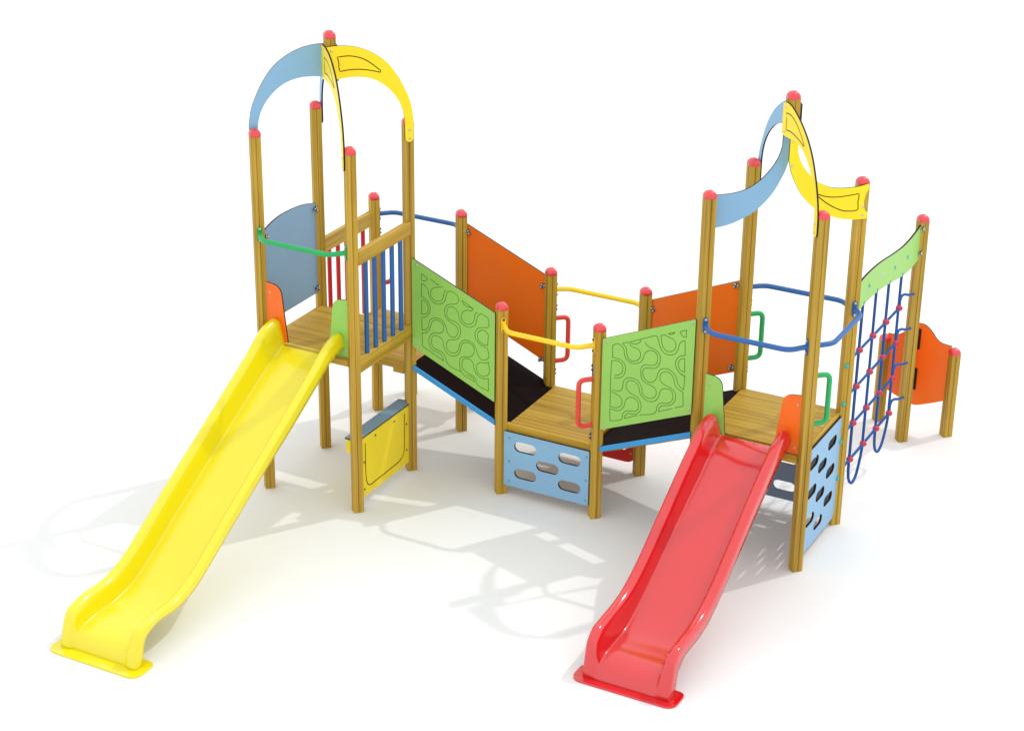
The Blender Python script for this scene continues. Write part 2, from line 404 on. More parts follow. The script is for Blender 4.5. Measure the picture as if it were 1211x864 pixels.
# ------------------------------------------------------------------ ramps
def ramp(x0, x1, zf, nx0, nx1, label):
    m_ = MB(); t = 0.045
    m_.quadbox([(x0,1.036,zf(x0)-t),(x1,1.036,zf(x1)-t),(x1,1.93,zf(x1)-t),(x0,1.93,zf(x0)-t),
                (x0,1.036,zf(x0)),(x1,1.036,zf(x1)),(x1,1.93,zf(x1)),(x0,1.93,zf(x0))])
    for (ya, yb) in ((0.972,1.0355),(1.9305,1.99)):
        m_.quadbox([(nx0,ya,zf(nx0)-t),(nx1,ya,zf(nx1)-t),(nx1,yb,zf(nx1)-t),(nx0,yb,zf(nx0)-t),
                    (nx0,ya,zf(nx0)),(nx1,ya,zf(nx1)),(nx1,yb,zf(nx1)),(nx0,yb,zf(nx0))])
    ob = build('ramp', m_, 'antislip', ROOT, label=label)
    for (ya, yb, dz) in ((0.952,0.971,-0.004),(1.991,2.010,-0.03)):
        e = MB()
        e.quadbox([(nx0,ya,zf(nx0)-t-0.008),(nx1,ya,zf(nx1)-t-0.008),(nx1,yb,zf(nx1)-t-0.008),(nx0,yb,zf(nx0)-t-0.008),
                   (nx0,ya,zf(nx0)+dz),(nx1,ya,zf(nx1)+dz),(nx1,yb,zf(nx1)+dz),(nx0,yb,zf(nx0)+dz)])
        build('edge_board', e, 'blue_edge', ob)
    for y in (1.15, 1.8):
        e = MB()
        e.quadbox([(x0+.03,y,zf(x0+.03)-t-0.09),(x1-.03,y,zf(x1-.03)-t-0.09),(x1-.03,y+.04,zf(x1-.03)-t-0.09),(x0+.03,y+.04,zf(x0+.03)-t-0.09),
                   (x0+.03,y,zf(x0+.03)-t-.001),(x1-.03,y,zf(x1-.03)-t-.001),(x1-.03,y+.04,zf(x1-.03)-t-.001),(x0+.03,y+.04,zf(x0+.03)-t-.001)])
        build('joist', e, 'wood_x', ob)
ramp(1.033, 2.066, lambda x: 1.120-0.4155*(x-1.095), 1.052, 1.942, 'black ramp down from the left tower')
ramp(2.934, 4.016, lambda x: 0.771+0.411*(x-3.075), 3.048, 3.940, 'black ramp up to the right tower')

# ------------------------------------------------------------------ boards
def board(name, outline, holes, o, eu, ev, mat, label=None, th=TH, screws=(), screw_side=1, screw_mat='steel', screw_r=0.008):
    m_ = MB(); m_.sheet(outline, holes, o, eu, ev, th)
    ob = build(name, m_, [mat, 'core'], ROOT, label=label)
    n = Vector(eu).cross(Vector(ev)).normalized()
    for a, c in screws: screw_on(ob, Vector(o)+Vector(eu)*a+Vector(ev)*c+n*screw_side*(th/2-0.0005), n*screw_side, screw_r, screw_mat)
    return ob
X_, Y_, Z_ = (1,0,0), (0,1,0), (0,0,1)
def clip_poly(pts, inside): return [p for p in pts if inside(p)]

# green maze boards with engraved ribbons
# the routed lines of the two maze boards, one polyline per line
G2 = [
 [(3.142,1.691),(3.186,1.687),(3.234,1.681),(3.266,1.658),(3.281,1.617),(3.279,1.569),(3.26,1.528),(3.227,1.504),(3.173,1.489)],
 [(3.152,1.69),(3.148,1.807),(3.208,1.834),(3.226,1.824),(3.254,1.8),(3.265,1.762),(3.27,1.73),(3.295,1.695),(3.337,1.674),(3.384,1.679),(3.424,1.7),(3.449,1.736),(3.461,1.778),(3.479,1.813),(3.512,1.835),(3.552,1.835),(3.583,1.812),(3.592,1.761),(3.584,1.725),(3.558,1.703),(3.518,1.691),(3.478,1.688),(3.448,1.668),(3.433,1.624),(3.435,1.577),(3.435,1.578),(3.447,1.54),(3.478,1.514),(3.52,1.503),(3.554,1.493),(3.582,1.473),(3.593,1.445),(3.585,1.402),(3.559,1.376),(3.525,1.368),(3.484,1.375),(3.459,1.4),(3.451,1.446),(3.432,1.489),(3.404,1.517),(3.363,1.528),(3.322,1.525),(3.288,1.508),(3.269,1.479),(3.262,1.437),(3.252,1.393),(3.228,1.371),(3.198,1.362),(3.163,1.373)],
 [(3.302,1.871),(3.243,1.846),(3.27,1.827),(3.284,1.8),(3.289,1.761),(3.304,1.717),(3.336,1.697),(3.376,1.703),(3.409,1.727),(3.424,1.764),(3.419,1.8),(3.392,1.824),(3.358,1.83),(3.327,1.84),(3.302,1.868)],
 [(3.424,1.926),(3.319,1.876),(3.336,1.864),(3.37,1.866),(3.403,1.883),(3.422,1.907),(3.424,1.926)],
 [(3.462,1.906),(3.48,1.883),(3.511,1.866),(3.551,1.858),(3.589,1.84),(3.614,1.806),(3.619,1.767),(3.608,1.717),(3.586,1.685),(3.546,1.667),(3.506,1.664),(3.473,1.653),(3.455,1.622),(3.456,1.575),(3.455,1.589),(3.473,1.553),(3.505,1.53),(3.545,1.53),(3.574,1.553),(3.591,1.588),(3.601,1.63),(3.616,1.664),(3.648,1.688),(3.688,1.694),(3.728,1.683),(3.763,1.657),(3.785,1.618),(3.797,1.577),(3.822,1.546),(3.856,1.528),(3.862,1.666),(3.842,1.67),(3.815,1.679)],
 [(3.424,1.928),(3.493,1.958),(3.565,1.989),(3.577,1.99),(3.596,1.935),(3.615,1.886),(3.646,1.846),(3.694,1.833),(3.733,1.842),(3.765,1.866),(3.783,1.903),(3.794,1.951),(3.812,1.985),(3.847,2.002),(3.854,1.862),(3.819,1.851),(3.787,1.827),(3.766,1.779),(3.771,1.734),(3.8,1.693),(3.834,1.668),(3.858,1.663)],
 [(3.655,2.019),(3.616,2.004),(3.621,1.96),(3.637,1.904),(3.665,1.87),(3.705,1.866),(3.744,1.887),(3.761,1.931),(3.753,1.969),(3.726,1.996),(3.686,2.004),(3.655,2.015)],
 [(3.855,2.106),(3.794,2.078),(3.809,2.053),(3.836,2.036),(3.855,2.036),(3.855,2.106)],
 [(3.749,2.064),(3.684,2.035),(3.704,2.031),(3.73,2.043),(3.749,2.064)],
 [(3.853,1.832),(3.82,1.821),(3.798,1.793),(3.794,1.752),(3.812,1.716),(3.856,1.696),(3.853,1.832)],
 [(3.172,1.514),(3.213,1.527),(3.239,1.547),(3.255,1.584),(3.253,1.625),(3.232,1.654),(3.194,1.665),(3.143,1.654),(3.14,1.552),(3.142,1.196),(3.19,1.195),(3.231,1.21),(3.254,1.243),(3.259,1.278),(3.244,1.309),(3.213,1.329),(3.178,1.339),(3.147,1.352)],
 [(3.139,1.174),(3.184,1.17),(3.225,1.174),(3.259,1.196),(3.282,1.235),(3.293,1.286),(3.316,1.323),(3.35,1.337),(3.388,1.329),(3.416,1.301),(3.424,1.262),(3.416,1.226),(3.389,1.206),(3.348,1.199),(3.307,1.19),(3.277,1.162),(3.266,1.104),(3.147,1.051),(3.139,1.174)],
 [(3.418,1.174),(3.29,1.111),(3.302,1.15),(3.329,1.171),(3.37,1.173),(3.41,1.187),(3.44,1.218),(3.451,1.268),(3.439,1.314),(3.411,1.348),(3.369,1.366),(3.327,1.383),(3.299,1.418),(3.294,1.451),(3.31,1.485),(3.343,1.503),(3.384,1.495),(3.412,1.471),(3.426,1.434),(3.432,1.401),(3.458,1.366),(3.499,1.341),(3.547,1.339),(3.587,1.358),(3.615,1.396),(3.629,1.454),(3.647,1.486),(3.677,1.499),(3.71,1.5),(3.745,1.481),(3.757,1.443),(3.749,1.401),(3.723,1.368),(3.684,1.355),(3.643,1.349),(3.611,1.317),(3.597,1.249),(3.44,1.181)],
 [(3.759,1.322),(3.624,1.259),(3.629,1.298),(3.658,1.325),(3.711,1.338),(3.75,1.36),(3.775,1.397),(3.783,1.443),(3.771,1.487),(3.736,1.513),(3.696,1.527),(3.655,1.541),(3.627,1.569),(3.622,1.601),(3.634,1.638),(3.669,1.663),(3.709,1.662),(3.744,1.636),(3.759,1.599),(3.771,1.555),(3.803,1.521),(3.85,1.505),(3.86,1.369),(3.779,1.333)]]
G1 = [
 [(1.156,2.103),(1.156,2.034),(1.189,2.037),(1.215,2.056),(1.219,2.074),(1.156,2.103)],
 [(1.319,2.027),(1.345,2.027),(1.249,2.067)],
 [(1.154,1.871),(1.156,2.006),(1.196,1.99),(1.222,1.961),(1.233,1.915),(1.251,1.87),(1.288,1.839),(1.336,1.832),(1.381,1.848),(1.411,1.889),(1.422,1.939),(1.433,1.973),(1.455,1.987),(1.55,1.948),(1.558,1.919),(1.536,1.88),(1.491,1.864),(1.447,1.851),(1.414,1.82),(1.403,1.769),(1.414,1.722),(1.439,1.693),(1.484,1.67),(1.528,1.648),(1.55,1.611),(1.543,1.568),(1.513,1.533),(1.476,1.529),(1.443,1.553),(1.424,1.598),(1.41,1.637),(1.38,1.673),(1.336,1.688),(1.291,1.682),(1.253,1.66),(1.235,1.621),(1.227,1.577),(1.208,1.549),(1.159,1.529),(1.155,1.647)],
 [(1.381,2.014),(1.3,1.991),(1.267,1.97),(1.252,1.932),(1.262,1.893),(1.292,1.864),(1.336,1.859),(1.374,1.881),(1.392,1.919),(1.4,1.962),(1.415,1.993)],
 [(1.154,1.871),(1.195,1.858),(1.229,1.83),(1.248,1.786),(1.243,1.736),(1.216,1.688),(1.179,1.663),(1.152,1.661)],
 [(1.158,1.837),(1.188,1.836),(1.214,1.81),(1.228,1.767),(1.217,1.723),(1.194,1.701),(1.156,1.693),(1.158,1.837)],
 [(1.43,1.776),(1.441,1.813),(1.478,1.834),(1.522,1.823),(1.548,1.793),(1.559,1.747),(1.574,1.708),(1.611,1.678),(1.655,1.666),(1.698,1.676),(1.735,1.708),(1.749,1.759),(1.764,1.804),(1.793,1.834),(1.869,1.802),(1.873,1.716),(1.851,1.701),(1.801,1.694),(1.757,1.671),(1.732,1.624),(1.735,1.576),(1.765,1.533),(1.787,1.516),(1.831,1.505),(1.867,1.492),(1.875,1.396),(1.839,1.37),(1.802,1.366),(1.769,1.393),(1.751,1.438),(1.736,1.477),(1.706,1.513),(1.662,1.528),(1.618,1.525),(1.581,1.496),(1.563,1.454),(1.552,1.409),(1.529,1.379),(1.492,1.366),(1.448,1.375),(1.425,1.417),(1.429,1.46),(1.448,1.488),(1.5,1.503),(1.552,1.529),(1.574,1.576),(1.574,1.632),(1.548,1.675),(1.507,1.694),(1.456,1.704),(1.43,1.734),(1.43,1.776)],
 [(1.712,1.862),(1.691,1.837),(1.647,1.835),(1.61,1.817),(1.588,1.774),(1.592,1.733),(1.625,1.698),(1.669,1.697),(1.713,1.731),(1.727,1.782),(1.734,1.818),(1.756,1.837)],
 [(1.712,1.862),(1.59,1.923),(1.61,1.889),(1.647,1.869),(1.683,1.87),(1.712,1.862)],
 [(1.874,1.633),(1.837,1.667),(1.801,1.666),(1.768,1.638),(1.757,1.594),(1.776,1.549),(1.816,1.527),(1.867,1.524),(1.874,1.633)],
 [(1.159,1.501),(1.2,1.512),(1.234,1.544),(1.253,1.59),(1.264,1.631),(1.291,1.658),(1.328,1.668),(1.369,1.653),(1.395,1.62),(1.391,1.577),(1.365,1.543),(1.298,1.533),(1.26,1.51),(1.237,1.467),(1.233,1.416),(1.252,1.37),(1.289,1.343),(1.334,1.335),(1.371,1.319),(1.393,1.263),(1.161,1.365),(1.159,1.501)],
 [(1.587,1.189),(1.431,1.25),(1.423,1.266),(1.409,1.313),(1.379,1.345),(1.334,1.36),(1.289,1.372),(1.263,1.408),(1.263,1.451),(1.267,1.48),(1.305,1.504),(1.35,1.498),(1.383,1.47),(1.394,1.416),(1.416,1.364),(1.453,1.337),(1.506,1.338),(1.55,1.362),(1.574,1.414),(1.585,1.458),(1.611,1.496),(1.648,1.507),(1.692,1.499),(1.721,1.467),(1.721,1.425),(1.703,1.386),(1.67,1.364),(1.618,1.356),(1.581,1.338),(1.566,1.285),(1.57,1.236),(1.585,1.19),(1.618,1.169)],
 [(1.592,1.276),(1.603,1.321),(1.64,1.344),(1.685,1.336),(1.714,1.304),(1.722,1.256),(1.744,1.211),(1.789,1.179),(1.833,1.175),(1.877,1.188),(1.878,1.057),(1.752,1.11),(1.741,1.147),(1.715,1.176),(1.678,1.189),(1.626,1.206),(1.596,1.235),(1.592,1.276)],
 [(1.876,1.357),(1.839,1.339),(1.795,1.336),(1.762,1.314),(1.748,1.269),(1.763,1.222),(1.803,1.2),(1.847,1.206),(1.876,1.227),(1.876,1.357)],
 [(1.641,1.177),(1.693,1.164),(1.722,1.142),(1.73,1.119),(1.611,1.163)]]
def routed(lines, par, yf):
    m_ = MB(); rr = 0.0042
    for c in lines:
        c = [np.array(p) for p in c]; runs = [[c[0]]]
        for a, b_, d in zip(c[:-1], c[1:], c[2:]+[None]):    # keep sharp corners and long straights sharp
            runs[-1].append(b_)
            if d is not None:
                u, v = (b_-a)/np.linalg.norm(b_-a), (d-b_)/(np.linalg.norm(d-b_)+1e-9)
                if u.dot(v) < 0.45: runs.append([b_])
        for r in runs:
            if len(r) < 2: continue
            q = catmull(r, 5) if len(r) > 2 else r
            m_.tube([(x, yf, z) for x, z in q], rr, n=6)
    build('engraved_maze', m_, 'groove', par)
YG = 0.954
z1 = lambda x: 2.222-0.418*(x-1.095); z1b = lambda x: 1.322-0.429*(x-1.095)
gb = board('side_board', round_poly([(1.052,z1(1.052)),(1.052,z1b(1.052)),(1.942,z1b(1.942)),(1.942,z1(1.942))][::-1], 0.012, 3), [], (0,YG,0), X_, Z_, 'green_sheet',
      'green maze board leaning down beside the left ramp', screws=[(1.105,2.178),(1.918,1.822),(1.105,1.345),(1.918,1.0)])
routed(G1, gb, YG-TH/2+0.0022)
z2 = lambda x: 1.864+0.424*(x-3.083); z2b = lambda x: 0.951+0.416*(x-3.083)
gb = board('side_board', round_poly([(3.048,z2(3.048)),(3.048,z2b(3.048)),(3.939,z2b(3.939)),(3.939,z2(3.939))], 0.012, 3), [], (0,YG,0), X_, Z_, 'green_sheet',
      'green maze board rising beside the right ramp', screws=[(3.093,1.825),(3.915,2.185),(3.085,0.992),(3.915,1.35)])
routed(G2, gb, YG-TH/2+0.0022)

CL = MB()
CL.box((-0.030,-0.013,-0.020),(0.030,-0.001,0.020), 0, 0.005)
for px, pz in ((-0.020,0.006),(0.006,0.012),(0.017,-0.014)):
    CL.lathe([(0.0165,0),(0.0165,0.006),(0.0145,0.008)], (px, -0.011, pz), (0,-1,0), 12, 1)
    CL.lathe([(0.0105,0.006),(0.0105,0.013),(0.006,0.017)], (px, -0.011, pz), (0,-1,0), 12, 0)
CLAMP = CL.mesh('clamp', ['steel', 'dark'])
def clamp(par, x, y, z, dx, rot=0):
    """small steel clamp: bolts on dark washers holding the board to its post"""
    ob = link('clamp', CLAMP, par, (x, y, z)); ob.rotation_euler = (0, 0, rot)
    if dx < 0: ob.scale = (-1, 1, 1)
    return ob
YO = 2.0
ob = board('side_board', round_poly([(1.045,z1(1.045)+.004),(1.045,z1b(1.045)+.004),(1.955,z1b(1.955)+.004),(1.955,z1(1.955)+.004)], 0.012, 3), [], (0,YO,0), X_, Z_, 'orange_sheet', 'orange board at the back of the left ramp')
for x, z in ((1.07,2.165),(1.905,1.765),(1.90,0.985),(1.08,1.36)): clamp(ob, x, YO-TH/2, z, 1 if x < 1.5 else -1)
ob = board('side_board', round_poly([(3.045,z2(3.045)),(3.045,z2b(3.045)),(3.943,z2b(3.943)),(3.943,z2(3.943))], 0.012, 3), [], (0,YO,0), X_, Z_, 'orange_sheet', 'orange board at the back of the right ramp')
for x, z in ((3.06,1.765),(3.895,2.17),(3.895,1.345),(3.08,1.01)): clamp(ob, x, YO-TH/2, z, 1 if x < 3.5 else -1)

# blue side board of the left tower
out = [(0.048,1.69),(0.934,1.69)]+catmull([(0.934,2.60),(0.75,2.645),(0.56,2.664),(0.264,2.655),(0.12,2.617),(0.048,2.585)], 5)
ob = board('side_board', out, [], (0,0,0), Y_, Z_, 'grey_sheet', 'grey blue round-topped board on the far side of the left tower')
for y, z, dx in ((0.905,2.55,1),(0.905,1.745,1),(0.085,2.53,-1)): clamp(ob, TH/2, y, z, dx, PI/2)

# small boards beside the slide tops
def cheek(x0, x1, zt, z0, y, mat, slope, label):
    """slope: +1 the sloping edge on the right, -1 on the left"""
    w = x1-x0
    if slope > 0: pts = [(x0,z0),(x1,z0),(x0+0.74*w,zt-0.02),(x0,zt)]; r = [0.004,0.004,0.09,0.012]
    else: pts = [(x0,z0),(x1,z0),(x1,zt),(x0+0.26*w,zt-0.02)]; r = [0.004,0.004,0.012,0.09]
    a = (x0+0.05) if slope > 0 else (x1-0.045)
    board('slide_cheek', round_poly(pts, r, 6), [], (0,y,0), X_, Z_, mat, label, screws=[(a, zt-0.10), (a, z0+0.055)])
cheek(0.046, 0.279, 2.140, 1.57, 0.0, 'orange_sheet', 1, 'orange board left of the yellow slide top')
cheek(0.732, 0.955, 2.135, 1.568, 0.0, 'green_sheet', -1, 'green board right of the yellow slide top')
cheek(X4+0.046, 4.262, 1.722, 1.145, Y1-0.004, 'green_sheet', 1, 'green board left of the red slide top')
cheek(4.722, X5-0.046, 1.712, 1.143, Y1-0.004, 'orange_sheet', -1, 'orange board right of the red slide top')

# play counter low on the left tower
ob = board('counter_board', [(0.05,0.10),(0.936,0.10),(0.936,0.715),(0.05,0.715)], [], (1.0,0,0), Y_, Z_, 'yellow_sheet', 'yellow board under the left tower with a black engraved line',
      screws=[(0.32,0.655),(0.66,0.655),(0.115,0.46),(0.115,0.175),(0.885,0.53),(0.885,0.25)], screw_mat='dark')
m_ = MB()
m_.tube([(1.0+TH/2-0.0015, y, z) for y, z in [(0.137,0.65),(0.138,0.40),(0.142,0.31)]+catmull([(0.146,0.27),(0.165,0.215),(0.205,0.182),(0.26,0.178)], 5)+[(0.5,0.182),(0.70,0.186)]+catmull([(0.745,0.19),(0.805,0.215),(0.838,0.27),(0.846,0.34)], 5)+[(0.849,0.655)]], 0.0055, n=8)
build('engraved_line', m_, 'groove_dark', ob)
m_ = MB(); m_.sheet(round_poly([(0.868,0.006),(0.989,0.006),(0.989,0.05),(1.014,0.05),(1.014,0.935),(0.989,0.935),(0.989,0.982),(0.868,0.982)], 0.004, 2), [], (0,0,0.725), X_, Y_, 0.014)
build('counter_top', m_, ['grey_sheet', 'core'], ob)
for y in (0.032, 0.93):
    m_ = MB(); m_.sheet([(0.875,0.575),(0.95,0.575),(0.95,0.717),(0.875,0.717)], [], (0,y,0), X_, Z_, 0.02, 0, 0)
    build('shelf_bracket', m_, 'wood_x' if False else 'yellow_sheet', ob)

# climbing boards with hand holes
slots = [(2.275,0.548,0.235,0.105),(2.742,0.55,0.235,0.105),(2.512,0.404,0.238,0.105),(2.278,0.268,0.235,0.105),(2.745,0.266,0.235,0.105)]
ob = board('climbing_board', round_poly([(2.046,0.113),(2.945,0.113),(2.945,0.682),(2.046,0.682)], 0.012, 3), [stadium(*s) for s in slots], (0,0.962,0), X_, Z_, 'blue_sheet', 'light blue board with five hand holes under the low deck', th=0.022,
      screws=[(2.105,0.62),(2.105,0.375),(2.105,0.165),(2.915,0.62),(2.915,0.375),(2.915,0.165)], screw_side=1, screw_mat='teal')
board('climbing_board', round_poly([(2.046,0.095),(2.945,0.095),(2.945,0.672),(2.046,0.672)], [0.10,0.10,0.01,0.01], 5), [stadium(*s) for s in slots], (0,1.99,0), X_, Z_, 'red_sheet', 'red board with hand holes behind the low deck',
      screws=[(2.10,0.62),(2.105,0.2),(2.915,0.62),(2.905,0.2)])
sl = []
for cz in (0.966, 0.678, 0.39): sl += [(1.232,cz,0.225,0.10),(1.703,cz-0.005,0.225,0.10)]
for cz in (0.835, 0.543, 0.255): sl += [(1.45+0.017,cz,0.225,0.10)]
out = round_poly([(1.034,0.095),(1.931,0.095),(1.931,1.13),(1.034,1.13)], [0.10,0.10,0.005,0.005], 6)
board('climbing_board', out, [stadium(*s) for s in sl], (5.012,0,0), Y_, Z_, 'blue_sheet', 'light blue board with nine hand holes on the near side of the right tower', th=0.022)
sl2 = [(4.499+(s[0]-1.467), s[1], s[2], s[3]) for s in sl]
out = round_poly([(4.042,0.115),(4.955,0.115),(4.955,1.055),(4.042,1.055)], [0.08,0.08,0.005,0.005], 6)
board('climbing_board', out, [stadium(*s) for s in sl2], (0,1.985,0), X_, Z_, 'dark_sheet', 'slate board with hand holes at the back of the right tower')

# ------------------------------------------------------------------ railings with bars
def railing(x, y0, y1, zr0, zr1, xa, xb, ys, zb, barmat, label):
    m_ = MB(); m_.box((xa, y0, zr0), (xb, y1, zr1), 0, 0.006)
    ob = build('railing', m_, 'wood_y', ROOT, label=label)
    b0 = None
    for y in ys:
        if b0 is None:
            k = MB(); k.tube([(0,0,0),(0,0,zr0-zb+0.004)], 0.0225, n=16); b0 = build('bar', k, barmat, ob, (x, y, zb))
        else: copy_of(b0, ob, (x, y, zb))
railing(1.016, 0.046, 0.955, 2.465, 2.597, 0.990, 1.043, [0.195,0.347,0.498,0.650,0.800], 1.555, 'blue_paint', 'wooden railing with blue bars on the left tower')
railing(-0.016, 1.03, 1.937, 2.05, 2.195, -0.043, 0.010, [1.172,1.326,1.480,1.634,1.785], 1.15, 'bar_red', 'wooden railing with red bars at the back of the left tower')

# ------------------------------------------------------------------ bent guard rails and grab handles
def flange(mb_, c, n, h=0.15, w=0.046, t=0.007, mi=0, mib=1, bolts=True):
    """oval steel plate on a post's corner facet, normal n (horizontal)"""
    n = Vector(n).normalized(); u = Vector((0,0,1)).cross(n); c = Vector(c)
    out = [(q[0], q[1]) for q in stadium(0, 0, h, w, 6)]
    v0 = [c+u*b_+Vector((0,0,1))*a for a, b_ in out]; v1 = [p+n*t for p in v0]; k = len(out)
    # orientation: a along z, b along u
    mb_.add(v0+v1, [(i, (i+1) % k, (i+1) % k+k, i+k) for i in range(k)][::-1]+[list(range(k)), list(range(k, 2*k))[::-1]], mi)
    if bolts:
        for s_ in (1, -1):
            mb_.lathe([(0.012,0),(0.012,0.007),(0.009,0.011),(0.004,0.013)], c+Vector((0,0,s_*(h/2-0.02)))+n*t, n, 10, mib)
def facet(k, sx, sy):
    x, y = P[k]; r = 0.036
    return Vector((x+sx*r, y+sy*r, 0)), Vector((sx, sy, 0)).normalized()
def guard_rail(k1, s1, k2, s2, z, bow, mat, label, boltmat='steel'):
    p1, n1 = facet(k1, *s1); p2, n2 = facet(k2, *s2)
    bow = Vector(bow); along = (p2-p1).normalized()
    Zv = Vector((0,0,z))
    q1 = p1+Zv; q2 = p2+Zv
    a1 = q1+n1*0.05; a2 = q2+n2*0.05
    off = lambda q: q-bow*(q.dot(bow))      # projection helper
    def lift(q, extra): return q+along*extra
    b1 = q1+along*0.11+bow; b2 = q2-along*0.11+bow
    pts = fillet([q1, q1+n1*0.03, b1, b2, q2+n2*0.03, q2], 0.09, 7)
    m_ = MB(); m_.tube(pts, 0.0235, n=16)
    ob = build('guard_rail', m_, mat, ROOT, label=label)
    for p_, n_v in ((q1, n1), (q2, n2)):
        f = MB(); flange(f, p_-n_v*0.001, n_v, mi=0, mib=1); build('flange', f, [mat, boltmat], ob)
guard_rail('A', (1,-1), 'C', (-1,-1), 2.605, (0,-0.125,0), 'green_paint', 'green guard rail above the yellow slide')
guard_rail('E', (1,1), 'F', (-1,1), 2.155, (0,0.112,0), 'blue_paint', 'blue guard rail at the back of the left tower')
guard_rail('H', (1,-1), 'I', (-1,-1), 1.765, (0,-0.132,0), 'yellow_paint', 'yellow guard rail in front of the low deck', 'dark')
guard_rail('K', (1,1), 'L', (-1,1), 1.742, (0,0.075,0), 'yellow_paint', 'yellow guard rail behind the low deck', 'dark')
guard_rail('M', (1,-1), 'N', (-1,-1), 2.187, (0,-0.145,0), 'blue_paint', 'blue guard rail above the red slide')
guard_rail('P', (1,1), 'Q', (-1,1), 2.172, (0,0.095,0), 'blue_paint', 'blue guard rail at the back of the right tower')
guard_rail('N', (1,1), 'Q', (1,-1), 2.190, (0.10,0,0), 'blue_paint', 'blue guard rail above the climbing board of the right tower')
def handle(k, s, zt, zb, mat, label, L_=0.135):
    p, n = facet(k, *s)
    zv = lambda z: Vector((0,0,z))
    pts = fillet([p+zv(zt), p+n*L_+zv(zt), p+n*L_+zv(zb), p+zv(zb)], 0.06, 8)
    m_ = MB(); m_.tube(pts, 0.0235, n=16); ob = build('grab_handle', m_, mat, ROOT, label=label)
    for z, sg in ((zt, 1), (zb, -1)):
        f = MB(); h = 0.17; c = p+zv(z+sg*0.065)-n*0.001
        flange(f, c, n, h=h, w=0.030, bolts=False)
        for dz in (0.105, 0.145): f.lathe([(0.011,0),(0.011,0.010),(0.007,0.014)], p+zv(z+sg*(dz-0.012))+n*0.006, n, 10, 1)
        build('flange', f, ['steel', 'dark'], ob)
handle('K', (1,1), 1.44, 0.985, 'red_paint', 'red grab handle behind the low deck')
handle('I', (-1,-1), 1.43, 0.965, 'red_paint', 'red grab handle in front of the low deck')
handle('E', (1,1), 1.86, 1.41, 'bar_red', 'red grab handle at the back of the left tower', 0.123)
handle('P', (1,1), 1.90, 1.455, 'green_paint', 'green grab handle at the back of the right tower')
handle('N', (1,1), 1.905, 1.445, 'green_paint', 'green grab handle above the climbing board')
# bolt caps of the net on the right tower post
k = MB(); k.lathe([(0.022,0),(0.024,0.010),(0.021,0.021),(0.012,0.029),(0.002,0.0315)], (0,0,0), (0.35,-1,0), 14)
b0 = build('bolt_cap', k, 'teal', ROOT, (5.020, Y2-0.047, 1.635))
for z in (1.255, 0.875, 0.495): copy_of(b0, ROOT, (5.020, Y2-0.047, z))

# ------------------------------------------------------------------ rope net
XN = 5.012
VY = [2.282, 2.658, 3.035, 3.425]; VZ = [1.652, 1.286, 0.911, 0.532]; r_ = 0.0138
m_ = MB()
def top_at(y): return np.interp(y, [2.19,2.3,2.67,3.09,3.53,3.94], [2.094,2.103,2.095,2.035,1.971,1.978])+0.03
for a, c in ((0,1),(2,3)):
    ya, yc = VY[a], VY[c]; w = yc-ya
    loop = catmull([(XN,ya,VZ[3]-0.02),(XN,ya+0.005,0.40),(XN,ya+0.05,0.285),(XN,ya+0.16*1.0,0.213),(XN,ya+0.24,0.235),(XN,yc-0.06,0.34),(XN,yc-0.01,0.46),(XN,yc,VZ[3]-0.02)], 6)
    m_.tube([(XN,ya,top_at(ya)),(XN,ya,1.0)]+loop+[(XN,yc,1.0),(XN,yc,top_at(yc))], r_, n=10)
for z in VZ:
    m_.tube([(XN+0.006,2.025,z+0.004),(XN+0.006,2.5,z),(XN+0.006,3.42,z)]+catmull([(XN+0.006,3.435,z+0.03),(XN,3.455,z+0.072),(XN,3.50,z+0.097),(XN,3.565,z+0.088),(XN,3.72,z+0.03),(XN,3.915,z-0.03)], 6), r_*0.95, n=10)
net = build('climbing_net', m_, 'rope', ROOT, label='blue rope net with red connectors beside the right tower')
k = MB(); k.lathe([(0.006,-0.030),(0.022,-0.026),(0.031,-0.012),(0.034,0.0),(0.031,0.012),(0.022,0.026),(0.006,0.030)], (0,0,0), (1,0,0), 14)
k.lathe([(0.016,0),(0.014,0.006),(0.004,0.008)], (0.028,0,0), (1,0,0), 10)
b0 = None
for y in VY:
    for z in VZ:
        if b0 is None: b0 = build('rope_connector', k, 'knot', net, (XN+0.004, y, z))
        else: copy_of(b0, net, (XN+0.004, y, z))
out = catmull([(2.03,2.345),(2.17,2.376),(2.33,2.386),(2.5,2.384),(2.68,2.374),(2.85,2.356),(3.02,2.334),(3.17,2.318),(3.35,2.303),(3.54,2.303),(3.72,2.318),(3.915,2.348)], 4) + \
      catmull([(3.915,1.985),(3.7,1.972),(3.53,1.975),(3.3,2.004),(3.09,2.038),(2.88,2.07),(2.67,2.094),(2.45,2.106),(2.3,2.106),(2.15,2.095),(2.03,2.075)], 4)
ob = board('net_board', out, [], (XN,0,0), Y_, Z_, 'green_sheet', 'green wavy board from which the rope net hangs', th=0.02, screws=[(3.535,2.142),(3.15,2.165),(2.394,2.25)], screw_r=0.015, screw_mat='teal')
screw_on(ob, (XN+0.0095, 2.758, 2.232), (1,0,0), 0.012, 'steel')
for z in (2.305, 2.055): clamp(ob, XN+0.012, 3.918, z, 1, PI/2)

